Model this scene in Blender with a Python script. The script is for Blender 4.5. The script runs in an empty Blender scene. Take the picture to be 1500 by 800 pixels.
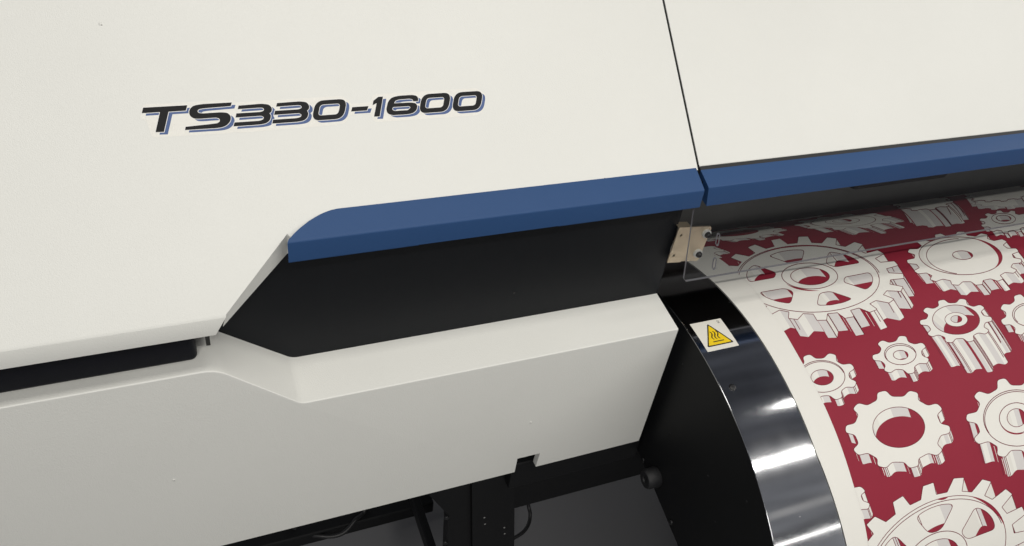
import bpy, bmesh, math, random
from mathutils import Vector, Matrix, Euler
from mathutils.geometry import tessellate_polygon
random.seed(4)
sc = bpy.context.scene
col = sc.collection
ZO = 1.5                                    # height of the lens above the floor
PI = math.pi

# ------------------------------------------------------------------ camera
F = 1150.0
PITCH, YAW, ROLL = 0.895162101, -0.469906230, 0.154376602
RM = Matrix.Rotation(YAW, 3, 'Z') @ Matrix.Rotation(PITCH, 3, 'X') @ Matrix.Rotation(ROLL, 3, 'Z')
CAM = Vector((0, -0.6, 0))
cd = bpy.data.cameras.new('camera'); cam = bpy.data.objects.new('camera', cd); col.objects.link(cam)
cam.matrix_world = Matrix.Translation(CAM + Vector((0, 0, ZO))) @ RM.to_4x4()
cd.sensor_width = 36; cd.lens = 36 * F / 1500; cd.clip_start = .01; cd.clip_end = 200
sc.camera = cam

# ------------------------------------------------------------------ materials
def mat(name, color, rough=.5, metal=0, bump=0, bscale=900, spec=.5, mottle=0, mscale=3, aniso=0, coat=0):
    m = bpy.data.materials.new(name); m.use_nodes = True
    nt = m.node_tree; b = nt.nodes['Principled BSDF']
    b.inputs['Base Color'].default_value = (*color, 1); b.inputs['Roughness'].default_value = rough
    b.inputs['Metallic'].default_value = metal; b.inputs['Specular IOR Level'].default_value = spec
    b.inputs['Coat Weight'].default_value = coat
    tc = nt.nodes.new('ShaderNodeTexCoord')
    if bump:
        n = nt.nodes.new('ShaderNodeTexNoise'); n.inputs['Scale'].default_value = bscale; n.inputs['Detail'].default_value = 3
        nt.links.new(tc.outputs['Object'], n.inputs['Vector'])
        bp = nt.nodes.new('ShaderNodeBump'); bp.inputs['Strength'].default_value = bump; bp.inputs['Distance'].default_value = .0004
        nt.links.new(n.outputs['Fac'], bp.inputs['Height']); nt.links.new(bp.outputs['Normal'], b.inputs['Normal'])
    if mottle:
        n2 = nt.nodes.new('ShaderNodeTexNoise'); n2.inputs['Scale'].default_value = mscale; n2.inputs['Detail'].default_value = 6
        n2.inputs['Roughness'].default_value = .65
        nt.links.new(tc.outputs['Object'], n2.inputs['Vector'])
        mx = nt.nodes.new('ShaderNodeMix'); mx.data_type = 'RGBA'
        mx.inputs['A'].default_value = (*[c * (1 - mottle) for c in color], 1)
        mx.inputs['B'].default_value = (*[min(1, c * (1 + mottle)) for c in color], 1)
        nt.links.new(n2.outputs['Fac'], mx.inputs['Factor']); nt.links.new(mx.outputs['Result'], b.inputs['Base Color'])
    return m
M = {}
M['white'] = mat('white_powder_coat', (.732, .732, .692), .47, bump=.7, bscale=900, mottle=.045, mscale=3.5)
M['white_fold'] = M['white']
M['blue'] = mat('blue_powder_coat', (.022, .068, .182), .54, spec=.32, bump=.5, bscale=1300, mottle=.05, mscale=8)
M['black'] = mat('black_powder_coat', (.0050, .0060, .0080), .5, spec=.25, bump=.3, bscale=1300, mottle=.2, mscale=10)
M['plate'] = mat('matt_black_steel', (.0042, .0045, .0052), .55, bump=.2, bscale=1000, mottle=.2, mscale=8, spec=.3)
M['channel'] = mat('dark_navy_plastic', (.003, .0035, .007), .5, bump=.1, bscale=1200, spec=.2)
M['inner'] = mat('inner_black', (.015, .0155, .0165), .6, mottle=.3, mscale=12)
M['rubber'] = mat('black_rubber', (.009, .009, .0105), .6, bump=.4, bscale=700)
M['screw'] = mat('blackened_screw', (.006, .006, .007), .4)
M['washer'] = mat('pale_washer', (.62, .62, .60), .35)
M['zinc'] = mat('passivated_zinc', (.66, .56, .42), .38, metal=.75, bump=.3, bscale=300, mottle=.18, mscale=35)
M['paper'] = mat('white_paper', (.755, .74, .69), .75, bump=.5, bscale=1500, mottle=.03, mscale=9, spec=.25)
M['red'] = mat('crimson_ink', (.255, .0175, .037), .7, bump=.2, bscale=1500, mottle=.07, mscale=14, spec=.25)
M['ink_line'] = mat('dark_red_ink_line', (.15, .014, .028), .7, spec=.25)
M['g1'] = mat('pale_grey_ink', (.70, .68, .63), .75, spec=.25)
M['g2'] = mat('light_grey_ink', (.61, .585, .57), .75, spec=.25)
M['g3'] = mat('mid_grey_ink', (.53, .51, .505), .75, spec=.25)
M['letter'] = mat('black_lettering', (.009, .009, .010), .65, bump=.2, bscale=900, spec=.25)
M['letter_blue'] = mat('blue_lettering', (.085, .13, .28), .6, bump=.2, bscale=900, spec=.25)
M['letter_white'] = mat('white_lettering_edge', (.78, .77, .74), .4)
M['film'] = mat('clear_decal_film', (.78, .765, .71), .30, bump=1.0, bscale=1400, mottle=.05, mscale=600)
M['yellow'] = mat('warning_yellow', (.80, .56, .005), .45)
M['sticker'] = mat('sticker_white', (.72, .70, .63), .45)
M['mark'] = mat('sticker_black', (.012, .012, .012), .45)
M['cablem'] = mat('black_cable_rubber', (.012, .012, .013), .45)
M['floor'] = mat('grey_vinyl_floor', (.165, .165, .17), .5, bump=.2, bscale=60, mottle=.10, mscale=1.3)
M['dim_wall'] = mat('dim_grey_inner_wall', (.20, .20, .195), .6, mottle=.25, mscale=7)
M['void'] = mat('dimple_shade_paint', (.40, .39, .37), .4)  # grey that paints the shade of a dimple

# brushed steel: streaks run along X, with smudges
def steel():
    m = bpy.data.materials.new('brushed_steel'); m.use_nodes = True
    nt = m.node_tree; b = nt.nodes['Principled BSDF']; N = nt.nodes.new; Lk = nt.links.new
    b.inputs['Base Color'].default_value = (.52, .525, .54, 1); b.inputs['Metallic'].default_value = 1
    tc = N('ShaderNodeTexCoord'); mp = N('ShaderNodeMapping'); mp.inputs['Scale'].default_value = (2.5, 1500, 1500)
    Lk(tc.outputs['Object'], mp.inputs['Vector'])
    n = N('ShaderNodeTexNoise'); n.inputs['Scale'].default_value = 1; n.inputs['Detail'].default_value = 4
    Lk(mp.outputs['Vector'], n.inputs['Vector'])
    bp = N('ShaderNodeBump'); bp.inputs['Strength'].default_value = .05; bp.inputs['Distance'].default_value = .0001
    Lk(n.outputs['Fac'], bp.inputs['Height']); Lk(bp.outputs['Normal'], b.inputs['Normal'])
    n2 = N('ShaderNodeTexNoise'); n2.inputs['Scale'].default_value = 9; n2.inputs['Detail'].default_value = 3; n2.inputs['Roughness'].default_value = .7
    Lk(tc.outputs['Object'], n2.inputs['Vector'])
    mr = N('ShaderNodeMapRange'); mr.inputs['From Min'].default_value = .38; mr.inputs['From Max'].default_value = .72
    mr.inputs['To Min'].default_value = .07; mr.inputs['To Max'].default_value = .12
    Lk(n2.outputs['Fac'], mr.inputs['Value']); Lk(mr.outputs['Result'], b.inputs['Roughness'])
    # dust specks
    v = N('ShaderNodeTexVoronoi'); v.inputs['Scale'].default_value = 95; v.inputs['Randomness'].default_value = 1
    Lk(tc.outputs['Object'], v.inputs['Vector'])
    c = N('ShaderNodeMath'); c.operation = 'LESS_THAN'; c.inputs[1].default_value = .045; Lk(v.outputs['Distance'], c.inputs[0])
    w = N('ShaderNodeTexNoise'); w.inputs['Scale'].default_value = 30; Lk(tc.outputs['Object'], w.inputs['Vector'])
    c2 = N('ShaderNodeMath'); c2.operation = 'GREATER_THAN'; c2.inputs[1].default_value = .56; Lk(w.outputs['Fac'], c2.inputs[0])
    c3 = N('ShaderNodeMath'); c3.operation = 'MULTIPLY'; Lk(c.outputs[0], c3.inputs[0]); Lk(c2.outputs[0], c3.inputs[1])
    dd = N('ShaderNodeBsdfDiffuse'); dd.inputs['Color'].default_value = (.6, .6, .6, 1)
    ms = N('ShaderNodeMixShader'); Lk(c3.outputs[0], ms.inputs[0]); Lk(b.outputs[0], ms.inputs[1]); Lk(dd.outputs[0], ms.inputs[2])
    Lk(ms.outputs[0], nt.nodes['Material Output'].inputs['Surface'])
    return m
M['steel'] = steel()
def acrylic(name, edge):
    m = bpy.data.materials.new(name); m.use_nodes = True
    nt = m.node_tree; nt.nodes.clear(); N = nt.nodes.new; Lk = nt.links.new
    out = N('ShaderNodeOutputMaterial'); t = N('ShaderNodeBsdfTransparent'); g = N('ShaderNodeBsdfGlossy'); mx = N('ShaderNodeMixShader')
    g.inputs['Roughness'].default_value = .02
    if edge:
        t.inputs['Color'].default_value = (.20, .205, .22, 1)
        d = N('ShaderNodeBsdfTranslucent'); d.inputs['Color'].default_value = (.34, .34, .37, 1)
        e = N('ShaderNodeBsdfDiffuse'); e.inputs['Color'].default_value = (.15, .15, .165, 1)
        a = N('ShaderNodeAddShader'); m2 = N('ShaderNodeMixShader'); m2.inputs[0].default_value = .5
        Lk(d.outputs[0], a.inputs[0]); Lk(e.outputs[0], a.inputs[1])
        Lk(t.outputs[0], m2.inputs[1]); Lk(a.outputs[0], m2.inputs[2])
        mx.inputs[0].default_value = .06; Lk(m2.outputs[0], mx.inputs[1]); Lk(g.outputs[0], mx.inputs[2])
    else:
        t.inputs['Color'].default_value = (.955, .96, .96, 1)
        fr = N('ShaderNodeFresnel'); fr.inputs['IOR'].default_value = 1.49
        iv2 = 1.9; ge = N('ShaderNodeNewGeometry'); iv = N('ShaderNodeMath'); iv.operation = 'SUBTRACT'; iv.inputs[0].default_value = 1; Lk(ge.outputs['Backfacing'], iv.inputs[1])
        m19 = N('ShaderNodeMath'); m19.operation = 'MULTIPLY'; m19.inputs[1].default_value = iv2; m19.use_clamp = True; Lk(fr.outputs[0], m19.inputs[0])   # both faces of the sheet reflect
        mu = N('ShaderNodeMath'); mu.operation = 'MULTIPLY'; Lk(m19.outputs[0], mu.inputs[0]); Lk(iv.outputs[0], mu.inputs[1])
        Lk(mu.outputs[0], mx.inputs[0]); Lk(t.outputs[0], mx.inputs[1]); Lk(g.outputs[0], mx.inputs[2])
    Lk(mx.outputs[0], out.inputs['Surface'])
    return m
M['acrylic'] = acrylic('clear_acrylic', False)
M['acrylic_edge'] = acrylic('acrylic_cut_edge', True)

# ------------------------------------------------------------------ objects
def thing(name, label, cat, loc, group=None):
    o = bpy.data.objects.new(name, None); col.objects.link(o)
    o.location = loc; o.empty_display_size = .1
    o['label'] = label; o['category'] = cat
    if group: o['group'] = group
    return o
def wloc(o):
    v = Vector((0, 0, 0))
    while o: v = v + o.location; o = o.parent
    return v
def obj(name, bm, mats, parent=None, label=None, smooth=None, recalc=True):
    """survey-frame bmesh -> mesh object; its origin is put at the mesh's own centre"""
    if recalc: bmesh.ops.recalc_face_normals(bm, faces=bm.faces)
    if smooth is not None:
        for f in bm.faces: f.smooth = True
        for e in bm.edges:
            if len(e.link_faces) == 2 and e.calc_face_angle(0) > math.radians(smooth): e.smooth = False
    bmesh.ops.translate(bm, verts=bm.verts, vec=(0, 0, ZO))
    xs = [v.co for v in bm.verts]
    c = Vector([(min(p[i] for p in xs) + max(p[i] for p in xs)) / 2 for i in range(3)])
    bmesh.ops.translate(bm, verts=bm.verts, vec=-c)
    me = bpy.data.meshes.new(name); bm.to_mesh(me); bm.free()
    for m in (mats if isinstance(mats, (list, tuple)) else [mats]): me.materials.append(M[m])
    o = bpy.data.objects.new(name, me); col.objects.link(o)
    if parent:
        o.parent = parent; o.location = c - wloc(parent)
    else: o.location = c
    if label: o['label'] = label
    return o
def box(bm, x0, x1, y0, y1, z0, z1, mi=0):
    vs = [bm.verts.new((x, y, z)) for x in (x0, x1) for y in (y0, y1) for z in (z0, z1)]
    for f in ((0, 1, 3, 2), (4, 6, 7, 5), (0, 4, 5, 1), (2, 3, 7, 6), (0, 2, 6, 4), (1, 5, 7, 3)):
        bm.faces.new([vs[i] for i in f]).material_index = mi
    return vs
def bevel(bm, w, seg=2, ang=30):
    es = [e for e in bm.edges if len(e.link_faces) == 2 and e.calc_face_angle(0) > math.radians(ang)]
    bmesh.ops.bevel(bm, geom=es, offset=w, segments=seg, affect='EDGES', profile=.5, clamp_overlap=True)
def nbox(*a, bev=0, seg=2):
    bm = bmesh.new(); box(bm, *a)
    if bev: bmesh.ops.recalc_face_normals(bm, faces=bm.faces); bevel(bm, bev, seg)
    return bm
def prism(bm, pts, off, mi=0):
    """polygon pts (3D, planar) swept by off"""
    off = Vector(off); a = [bm.verts.new(p) for p in pts]; b = [bm.verts.new(Vector(p) + off) for p in pts]
    fs = [bm.faces.new(a), bm.faces.new(b[::-1])]; n = len(a)
    for i in range(n): fs.append(bm.faces.new((a[i], b[i], b[(i + 1) % n], a[(i + 1) % n])))
    for f in fs: f.material_index = mi
    return a, b
def cyl(bm, p0, p1, r0, r1=None, n=24, cap=True, rings=None):
    p0, p1 = Vector(p0), Vector(p1); r1 = r0 if r1 is None else r1
    d = (p1 - p0).normalized(); u = d.orthogonal().normalized(); w = d.cross(u)
    L = rings or [(0, r0), (1, r1)]; R = []
    for t, r in L:
        c = p0.lerp(p1, t); R.append([bm.verts.new(c + (u * math.cos(2*PI*i/n) + w * math.sin(2*PI*i/n)) * r) for i in range(n)])
    for a, b in zip(R, R[1:]):
        for i in range(n): bm.faces.new((a[i], a[(i+1) % n], b[(i+1) % n], b[i]))
    if cap: bm.faces.new(R[0][::-1]); bm.faces.new(R[-1])
def tube(bm, pts, r, n=12):
    pts = [Vector(p) for p in pts]; R = []; u = None
    for i, p in enumerate(pts):
        d = (pts[min(i+1, len(pts)-1)] - pts[max(i-1, 0)]).normalized()
        u = d.orthogonal().normalized() if u is None else (u - d * u.dot(d)).normalized()
        w = d.cross(u); R.append([bm.verts.new(p + (u*math.cos(2*PI*k/n) + w*math.sin(2*PI*k/n))*r) for k in range(n)])
    for a, b in zip(R, R[1:]):
        for i in range(n): bm.faces.new((a[i], a[(i+1) % n], b[(i+1) % n], b[i]))
    bm.faces.new(R[0][::-1]); bm.faces.new(R[-1])
def smooth_path(P, n=10):
    P = [Vector(p) for p in P]; Q = [P[0]*2-P[1]] + P + [P[-1]*2-P[-2]]; out = []
    for i in range(1, len(Q)-2):
        a, b, c, d = Q[i-1:i+3]
        for k in range(n):
            t = k/n; out.append(.5*((2*b)+(c-a)*t+(2*a-5*b+4*c-d)*t*t+(3*b-a-3*c+d)*t**3))
    return out + [P[-1]]
def round_poly(P, r, seg=4):
    """round the corners of a 2D polygon; r a number or a list"""
    out = []; n = len(P)
    for i in range(n):
        p = Vector(P[i]); a = Vector(P[i-1]) - p; b = Vector(P[(i+1) % n]) - p
        rr = r[i] if isinstance(r, (list, tuple)) else r
        d = min(rr, a.length*.48, b.length*.48)
        if d < 1e-6: out.append(tuple(p)); continue
        A = p + a.normalized()*d; B = p + b.normalized()*d
        for k in range(seg+1):
            t = k/seg; q = A*(1-t)**2 + p*2*t*(1-t) + B*t*t; out.append(tuple(q))
    return out
def socket_screw(name, parent, p, axis, r, h, m='screw', label=None):
    """pan head screw with a cross recess, head growing from p along axis"""
    ax = Vector(axis).normalized(); p = Vector(p); bm = bmesh.new()
    cyl(bm, p, p + ax*h, r, rings=[(0, r), (.45, r), (.8, r*.86), (1, r*.6)], n=20)
    o = obj(name, bm, m, parent, label, smooth=50)
    u = ax.orthogonal().normalized(); w = ax.cross(u); bm = bmesh.new()
    for a, b in ((u, w), (w, u)):
        q = p + ax*(h*.98); pts = [q + a*r*.42*sx + b*r*.1*sy for sx, sy in ((-1,-1),(1,-1),(1,1),(-1,1))]
        prism(bm, pts, ax*(.0003 if a is u else .00034))
    obj('cross_recess', bm, 'inner', o) if parent and parent.parent is None else bm.free()
    return o

printer = thing('large_format_printer', 'white and blue large format fabric printer with a black recess and steel print guide', 'printer', (.6, .3, 0))

# ---- side cover: sloped sheet, front lip, cut-out flange
SA = math.radians(42.83); CS, SN = math.cos(SA), math.sin(SA)
def cz(y): return -.4731 + (y - .0629) * math.tan(SA)
def cp(x, y, h=0): return Vector((x, y - h*SN, cz(y) + h*CS))
def cw(u, w, h=0):                                            # cover coordinates in mm
    return cp(u/1000, .0629 + w/1000*CS, h)
YT = .46
bm = bmesh.new()
XL = -.62
yc = -.004
r = .0022
top = [(XL, YT), (XL, yc + r*.7), (.0068, yc + r*.7), (.0748, .0492), (.0775, .0462), (.5610, .0462), (.5610, .0615), (.5655, .0615), (.5655, YT)]
vt = [bm.verts.new(cp(x, y)) for x, y in top]
bm.faces.new(vt)
# bend radius + lip + bottom return along the front
prof = []
for k in range(1, 6):
    a = k/5; ang = SA*(1-a) + (PI/2)*a                        # surface turns from the slope to vertical
    prof.append((yc + r*.7 - (r*1.1)*math.sin(a*1.1)*.75, cz(yc + r*.7) - .0001 - (r*1.25)*a))
yl, zl = prof[-1]
prof += [(yl, -.5565), (yl + .0012, -.5575), (yl + .020, -.5575)]
prev = [vt[1], vt[2]]
for i, (y, z) in enumerate(prof):
    t = (cz(yc) - z) / .0225
    xr = .0068 - .0125*max(0, min(1, t))
    cur = [bm.verts.new((XL, y, z)), bm.verts.new((xr, y, z))]
    bm.faces.new((prev[0], prev[1], cur[1], cur[0])); prev = cur
# cut-out flange turned down behind the slanting edge
fl = [(.0068, yc + r*.7, .018), (.0748, .0492, .027), (.0775, .0462, .024)]
a = [bm.verts.new(cp(x, y)) for x, y, d in fl]; b = [bm.verts.new(cp(x, y) + Vector((ox, .003, -d))) for (x, y, d), ox in zip(fl, (-.0045, -.001, .003))]
for i in range(len(fl)-1): bm.faces.new((a[i], b[i], b[i+1], a[i+1]))
# top deck, outer side, end flange by the seam
a = [bm.verts.new(p) for p in (cp(XL, YT), cp(.5655, YT), (.5655, 1.1, cz(YT)), (XL, 1.1, cz(YT)))]; bm.faces.new(a)
a = [bm.verts.new(p) for p in (cp(XL, YT), (XL, 1.1, cz(YT)), (XL, 1.1, -.56), (XL, yl, -.5565), cp(XL, yc+.0015))]; bm.faces.new(a)
a = [bm.verts.new(p) for p in (cp(.5655, .0622), cp(.5655, YT), cp(.5655, YT) + Vector((0, .01, -.03)), cp(.5655, .0622) + Vector((0, .01, -.02)))]; bm.faces.new(a)
bmesh.ops.remove_doubles(bm, verts=bm.verts, dist=1e-5)
cover = obj('side_cover', bm, 'white', printer, 'sloped white sheet metal cover carrying the model lettering', smooth=35)

# ---- lettering on the side cover (cover coordinates, mm)
def shear(P, k=.36): return [(x + k*(y-95), y) for x, y in P]
def ring0(x0, x1, y0, y1, ix0, ix1, iy0, iy1):
    o = round_poly([(x0, y0), (x1, y0), (x1, y1), (x0, y1)], 8.8, 8)
    i = round_poly([(ix0, iy0), (ix1, iy0), (ix1, iy1), (ix0, iy1)], 3.6, 6)
    return [shear(o), shear(i)]
T = [[(-40.4, 114.6), (-38.5, 120), (1.1, 119.7), (-.9, 114.3), (-16.6, 114.3), (-23.4, 94.6), (-30.8, 95), (-24.3, 114.5)]]
S = [round_poly([(42.5, 119.7), (14, 119.9), (5.6, 118.7), (1.6, 114), (1.9, 108.5), (5.5, 105.6), (10, 105.2), (26, 105.2), (28.7, 103.8), (28.6, 101), (26, 99.5), (20, 99.1), (-3.4, 98.2), (-4.4, 94.9), (27, 94.5), (34, 96), (38.9, 101), (39.6, 106), (36.9, 109.4), (31, 110.4), (14, 110.4), (10.3, 111.1), (9.3, 112.9), (11, 114.9), (15, 115.4), (41, 116)], [0, 3, 4, 3, 3, 2, 2, 1, 1, 1, 1, 3, 0, 0, 4, 4, 4, 3, 3, 3, 1, 1, 1, 1, 2, 0])]
def three(dx): return [[(x+dx, y) for x, y in round_poly([(48.5, 116), (71, 116.4), (77.8, 115), (80, 111), (79.2, 107.6), (76.8, 105.9), (77.9, 103.4), (76.4, 98.9), (72.4, 95.8), (66, 94.9), (40.5, 95), (42, 99), (66, 98.9), (69.6, 99.9), (70.8, 102.2), (68.6, 103.9), (43.7, 103.9), (45.2, 108.1), (68.4, 108), (71.4, 108.9), (72.3, 110.6), (71, 112.1), (68, 112.4), (47, 112.3)], [0, 4, 3, 3, 2, 0, 2, 4, 3, 4, 0, 0, 2, 1, 1, 1, 0, 0, 2, 1, 1, 1, 1, 0])]]
SIX = [round_poly([(232.4, 108.2), (227.2, 108.2), (226.4, 110.6), (223.5, 111.4), (211.5, 111.3), (207.4, 110), (205.8, 107.5), (224, 107.2), (229.3, 106), (230.8, 103), (229.3, 98.8), (225.6, 95.6), (219, 94.3), (201.5, 94.5), (196.8, 96.8), (196, 101), (199, 109), (203.5, 113.8), (211, 115.5), (227, 115.5), (231.6, 114.3), (233.2, 111.6)], [0, 0, 1, 1, 2, 1, 0, 2, 2, 3, 3, 3, 4, 3, 3, 3, 3, 3, 4, 3, 2, 2]),
       round_poly([(203.9, 103.4), (221.6, 103.2), (223, 101.6), (219.6, 99), (204.2, 99.1), (202.4, 101.2)], 1.2)]
ONE = [[(195.1, 115.8), (187.9, 94.2), (181.8, 94.5), (187, 108.9), (182.4, 107), (184, 111.8), (190, 115.7)]]
HY = [[(160.7, 106.4), (177.9, 106.4), (175.6, 101.7), (158.7, 101.8)]]
glyphs = [T, S, three(0), three(37.2),
          ring0(116.8, 149.6, 94.8, 115.9, 122.4, 143.2, 99.9, 111.3), HY, ONE, SIX,
          ring0(230.8, 264.0, 94.3, 115.4, 236.8, 257.2, 99.4, 110.8), ring0(268.2, 301.6, 93.6, 115.1, 274.2, 295, 98.9, 110.4)]
def area(P): return .5*sum(P[i-1][0]*P[i][1] - P[i][0]*P[i-1][1] for i in range(len(P)))
def grow(P, d, hole=False):
    s = 1 if area(P) > 0 else -1
    if hole: s = -s
    out = []; n = len(P)
    P = [P[i] for i in range(n) if (Vector(P[i]) - Vector(P[i-1])).length > 1e-4]; n = len(P)
    for i in range(n):
        a = (Vector(P[i]) - Vector(P[i-1])).normalized(); b = (Vector(P[(i+1) % n]) - Vector(P[i])).normalized()
        na = Vector((a.y, -a.x)); nb = Vector((b.y, -b.x)); m = (na + nb)
        if m.length < .3: m = na
        m = m / max(.5, (1 + na.dot(nb)))
        out.append(tuple(Vector(P[i]) + m*s*d))
    return out
def fill(bm, polys, fn, mi=0):
    """polys = [outer, hole, ...] in 2D"""
    polys = [[P[i] for i in range(len(P)) if (Vector(P[i]) - Vector(P[i-1])).length > 1e-5] for P in polys]
    vs = [[bm.verts.new(fn(*p)) for p in P] for P in polys]; flat = [v for V in vs for v in V]
    tri = tessellate_polygon([[Vector((x, y, 0)) for x, y in P] for P in polys])
    fs = []
    for t in tri:
        try: f = bm.faces.new([flat[i] for i in t]); f.material_index = mi; fs.append(f)
        except ValueError: pass
    return fs
def fix_up(bm, n):
    bm.normal_update()
    for f in bm.faces:
        if f.normal.dot(Vector(n)) < 0: f.normal_flip()
film = round_poly([(-43, 109), (-38.6, 123.2), (44.5, 122.6), (47, 119.4), (152, 119.4), (158.6, 113.5), (160, 110.2), (181, 110.2), (184.5, 118.8), (301, 118.6), (311, 112), (309.5, 100), (303, 90.5), (294, 87.3), (181.5, 88.4), (178.5, 98.2), (156.5, 98.4), (151, 90), (141, 88.6), (46, 88.2), (40, 89.5), (34, 88.4), (-34.5, 90), (-37.5, 107.5)], 3.2, 5)
bm = bmesh.new(); fill(bm, [film], lambda x, y: cw(x, y, .00008)); fix_up(bm, (0, -.68, .73))
deco = obj('decal_film', bm, 'film', cover, recalc=False)
bm = bmesh.new()
for g in glyphs: fill(bm, g, lambda x, y: cw(x+3.1, y-2.7, .00016))
fix_up(bm, (0, -.68, .73)); obj('lettering_drop_shadow', bm, 'letter_blue', cover, 'slate blue offset copy behind the black letters TS330-1600', recalc=False)
bm = bmesh.new()
for g in glyphs: fill(bm, [grow(P, .55, i > 0) for i, P in enumerate(g)], lambda x, y: cw(x, y, .00022))
fix_up(bm, (0, -.68, .73)); obj('lettering_outline', bm, 'letter_white', cover, recalc=False)
bm = bmesh.new()
for g in glyphs: fill(bm, g, lambda x, y: cw(x, y, .00028))
fix_up(bm, (0, -.68, .73)); obj('model_lettering', bm, 'letter', cover, 'black italic letters reading TS330-1600', recalc=False)

# small pimples in the paint
def pimple(parent, p, nrm, r, m='white', name='rivet', h=.0005):
    bm = bmesh.new(); n = Vector(nrm).normalized(); cyl(bm, Vector(p) - n*.0004, Vector(p) + n*h, r, rings=[(0, r), (.5, r), (1, r*.55)], n=14)
    return obj(name, bm, m, parent, smooth=60)
NC = (0, -SN, CS)
pimple(cover, cw(-64.8, 205.4), NC, .0016, 'white'); pimple(cover, cw(-63.8, 204.2, .0003), NC, .0006, 'void', 'nub_or_dimple_shade')  # the small grey spot is painted shade beside the pimple
pimple(cover, cw(437.2, 0, .0004), NC, .0013, 'inner', 'nub_or_dimple_shade')

# ---- top lid right of the seam
bm = bmesh.new(); X0, X1 = .5688, 2.36
pts = [cp(X0, .0662), cp(X1, .0662), cp(X1, YT), cp(X0, YT)]
a = [bm.verts.new(p) for p in pts]; bm.faces.new(a)
rows = [(0, 0), (-.0011, -.0011), (-.0012, -.0022), (-.0008, -.0034), (.002, -.0040), (.02, -.0042)]
prev = a[:2]
for dy, dz in rows[1:]:
    cur = [bm.verts.new(pts[0] + Vector((0, dy, dz))), bm.verts.new(pts[1] + Vector((0, dy, dz)))]
    bm.faces.new((prev[0], prev[1], cur[1], cur[0])); prev = cur
b = [bm.verts.new(p) for p in (cp(X0, YT), cp(X1, YT), (X1, 1.1, cz(YT)), (X0, 1.1, cz(YT)))]; bm.faces.new(b)
b = [bm.verts.new(p) for p in (cp(X0, .0662), cp(X0, YT), cp(X0, YT, -.0012), cp(X0, .0662, -.0012))]; bm.faces.new(b)
bmesh.ops.remove_doubles(bm, verts=bm.verts, dist=1e-5)
obj('top_lid', bm, 'white', printer, 'sloped white lid right of the dark seam', smooth=35)

# ---- blue trim bars
def trim(x0, x1, curve, yf, zc, yb, zb, zbot, notches, label, lean=0, xlow=0):
    """prism seen in plan: front edge at yf, back edge curve; top face leans back, underside at zbot"""
    sl = (zb - zc) / (yb - yf)
    back = [(x1, yb)] + curve[::-1] if curve else [(x1, yb), (x0, yb)]
    plan = [(x0, yf), (x1 + lean, yf)] + back
    if curve and abs(plan[-1][1] - yf) < 1e-3 and abs(plan[-1][0] - x0) < 1e-3: plan.pop()
    bm = bmesh.new()
    t = [bm.verts.new((x, y, zc + (y-yf)*sl)) for x, y in plan]
    b = [bm.verts.new((x, y - (.0 if i > 1 else .0008), zbot if i < 2 else zbot + .006)) for i, (x, y) in enumerate(plan)]
    b[0].co.x += xlow; b[-1].co.x += xlow*.6
    bm.faces.new(t); bm.faces.new(b[::-1]); n = len(t)
    for i in range(n): bm.faces.new((t[i], b[i], b[(i+1) % n], t[(i+1) % n]))
    bmesh.ops.recalc_face_normals(bm, faces=bm.faces)
    es = [e for e in bm.edges if set(e.verts) == {t[0], t[1]}]
    bmesh.ops.bevel(bm, geom=es, offset=.0016, segments=4, affect='EDGES', profile=.5)
    for xa, xb in notches:                                    # shallow step in the bottom edge
        box(bm, xa, xb, yf + .0002, yf + .004, zbot - .0014, zbot + .0006)
    return obj('trim_bar', bm, 'blue', printer, label, smooth=30)
curve = [(.0727, .0363), (.0745, .0384), (.0765, .0402), (.0809, .0438), (.086, .0473), (.0914, .0506), (.097, .0538), (.1028, .0565), (.1088, .0589), (.1149, .0608), (.121, .0622), (.1275, .0629)]
trim(.0727, .5628, curve, .0355, -.4867, .0629, -.4719, -.5104, [(.0727, .2075), (.372, .5628)], 'blue bar with a rounded end over the black recess panel')
trim(.5680, 2.36, None, .0360, -.4838, .0596, -.4735, -.5108, [], 'blue bar over the clear acrylic shield', xlow=.005)
bm = bmesh.new(); prism(bm, [cp(.561, .064, -.0016), cp(.573, .064, -.0016), cp(.573, YT, -.0016), cp(.561, YT, -.0016)], (0, .004, -.004)); obj('seam_shade', bm, 'plate', printer)  # dark strip just below the surface, in place of the seam's shade
# dark fillers standing in for shade: gap between the bars, gap under the lid
obj('bar_gap_shade', nbox(.5600, .5760, .0500, .064, -.512, -.484), 'plate', printer)
bm = bmesh.new()
prism(bm, [(.5690, .060, -.4745), (.5690, .0705, -.4690), (.5690, .078, -.49), (.5690, .060, -.49)], (1.79, 0, 0)); obj('lid_gap_shade', bm, 'inner', printer)
for zz in (-.486, -.4945, -.503): pass

# ---- black recess panel and its end wall
bm = bmesh.new()
prism(bm, [(-.06, .0635, -.70), (.563, .0635, -.70), (.563, .0635, -.48), (-.06, .0635, -.48)], (0, .003, 0))
panel = obj('recess_panel', bm, 'black', printer, 'black powder coated panel under the blue bar')
socket_screw('screw', panel, (.344, .0635, -.629), (0, -1, 0), .0016, .0007)
obj('end_wall', nbox(.5600, .5632, .0672, 1.05, -1.0, -.50), 'inner', printer)

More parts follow.
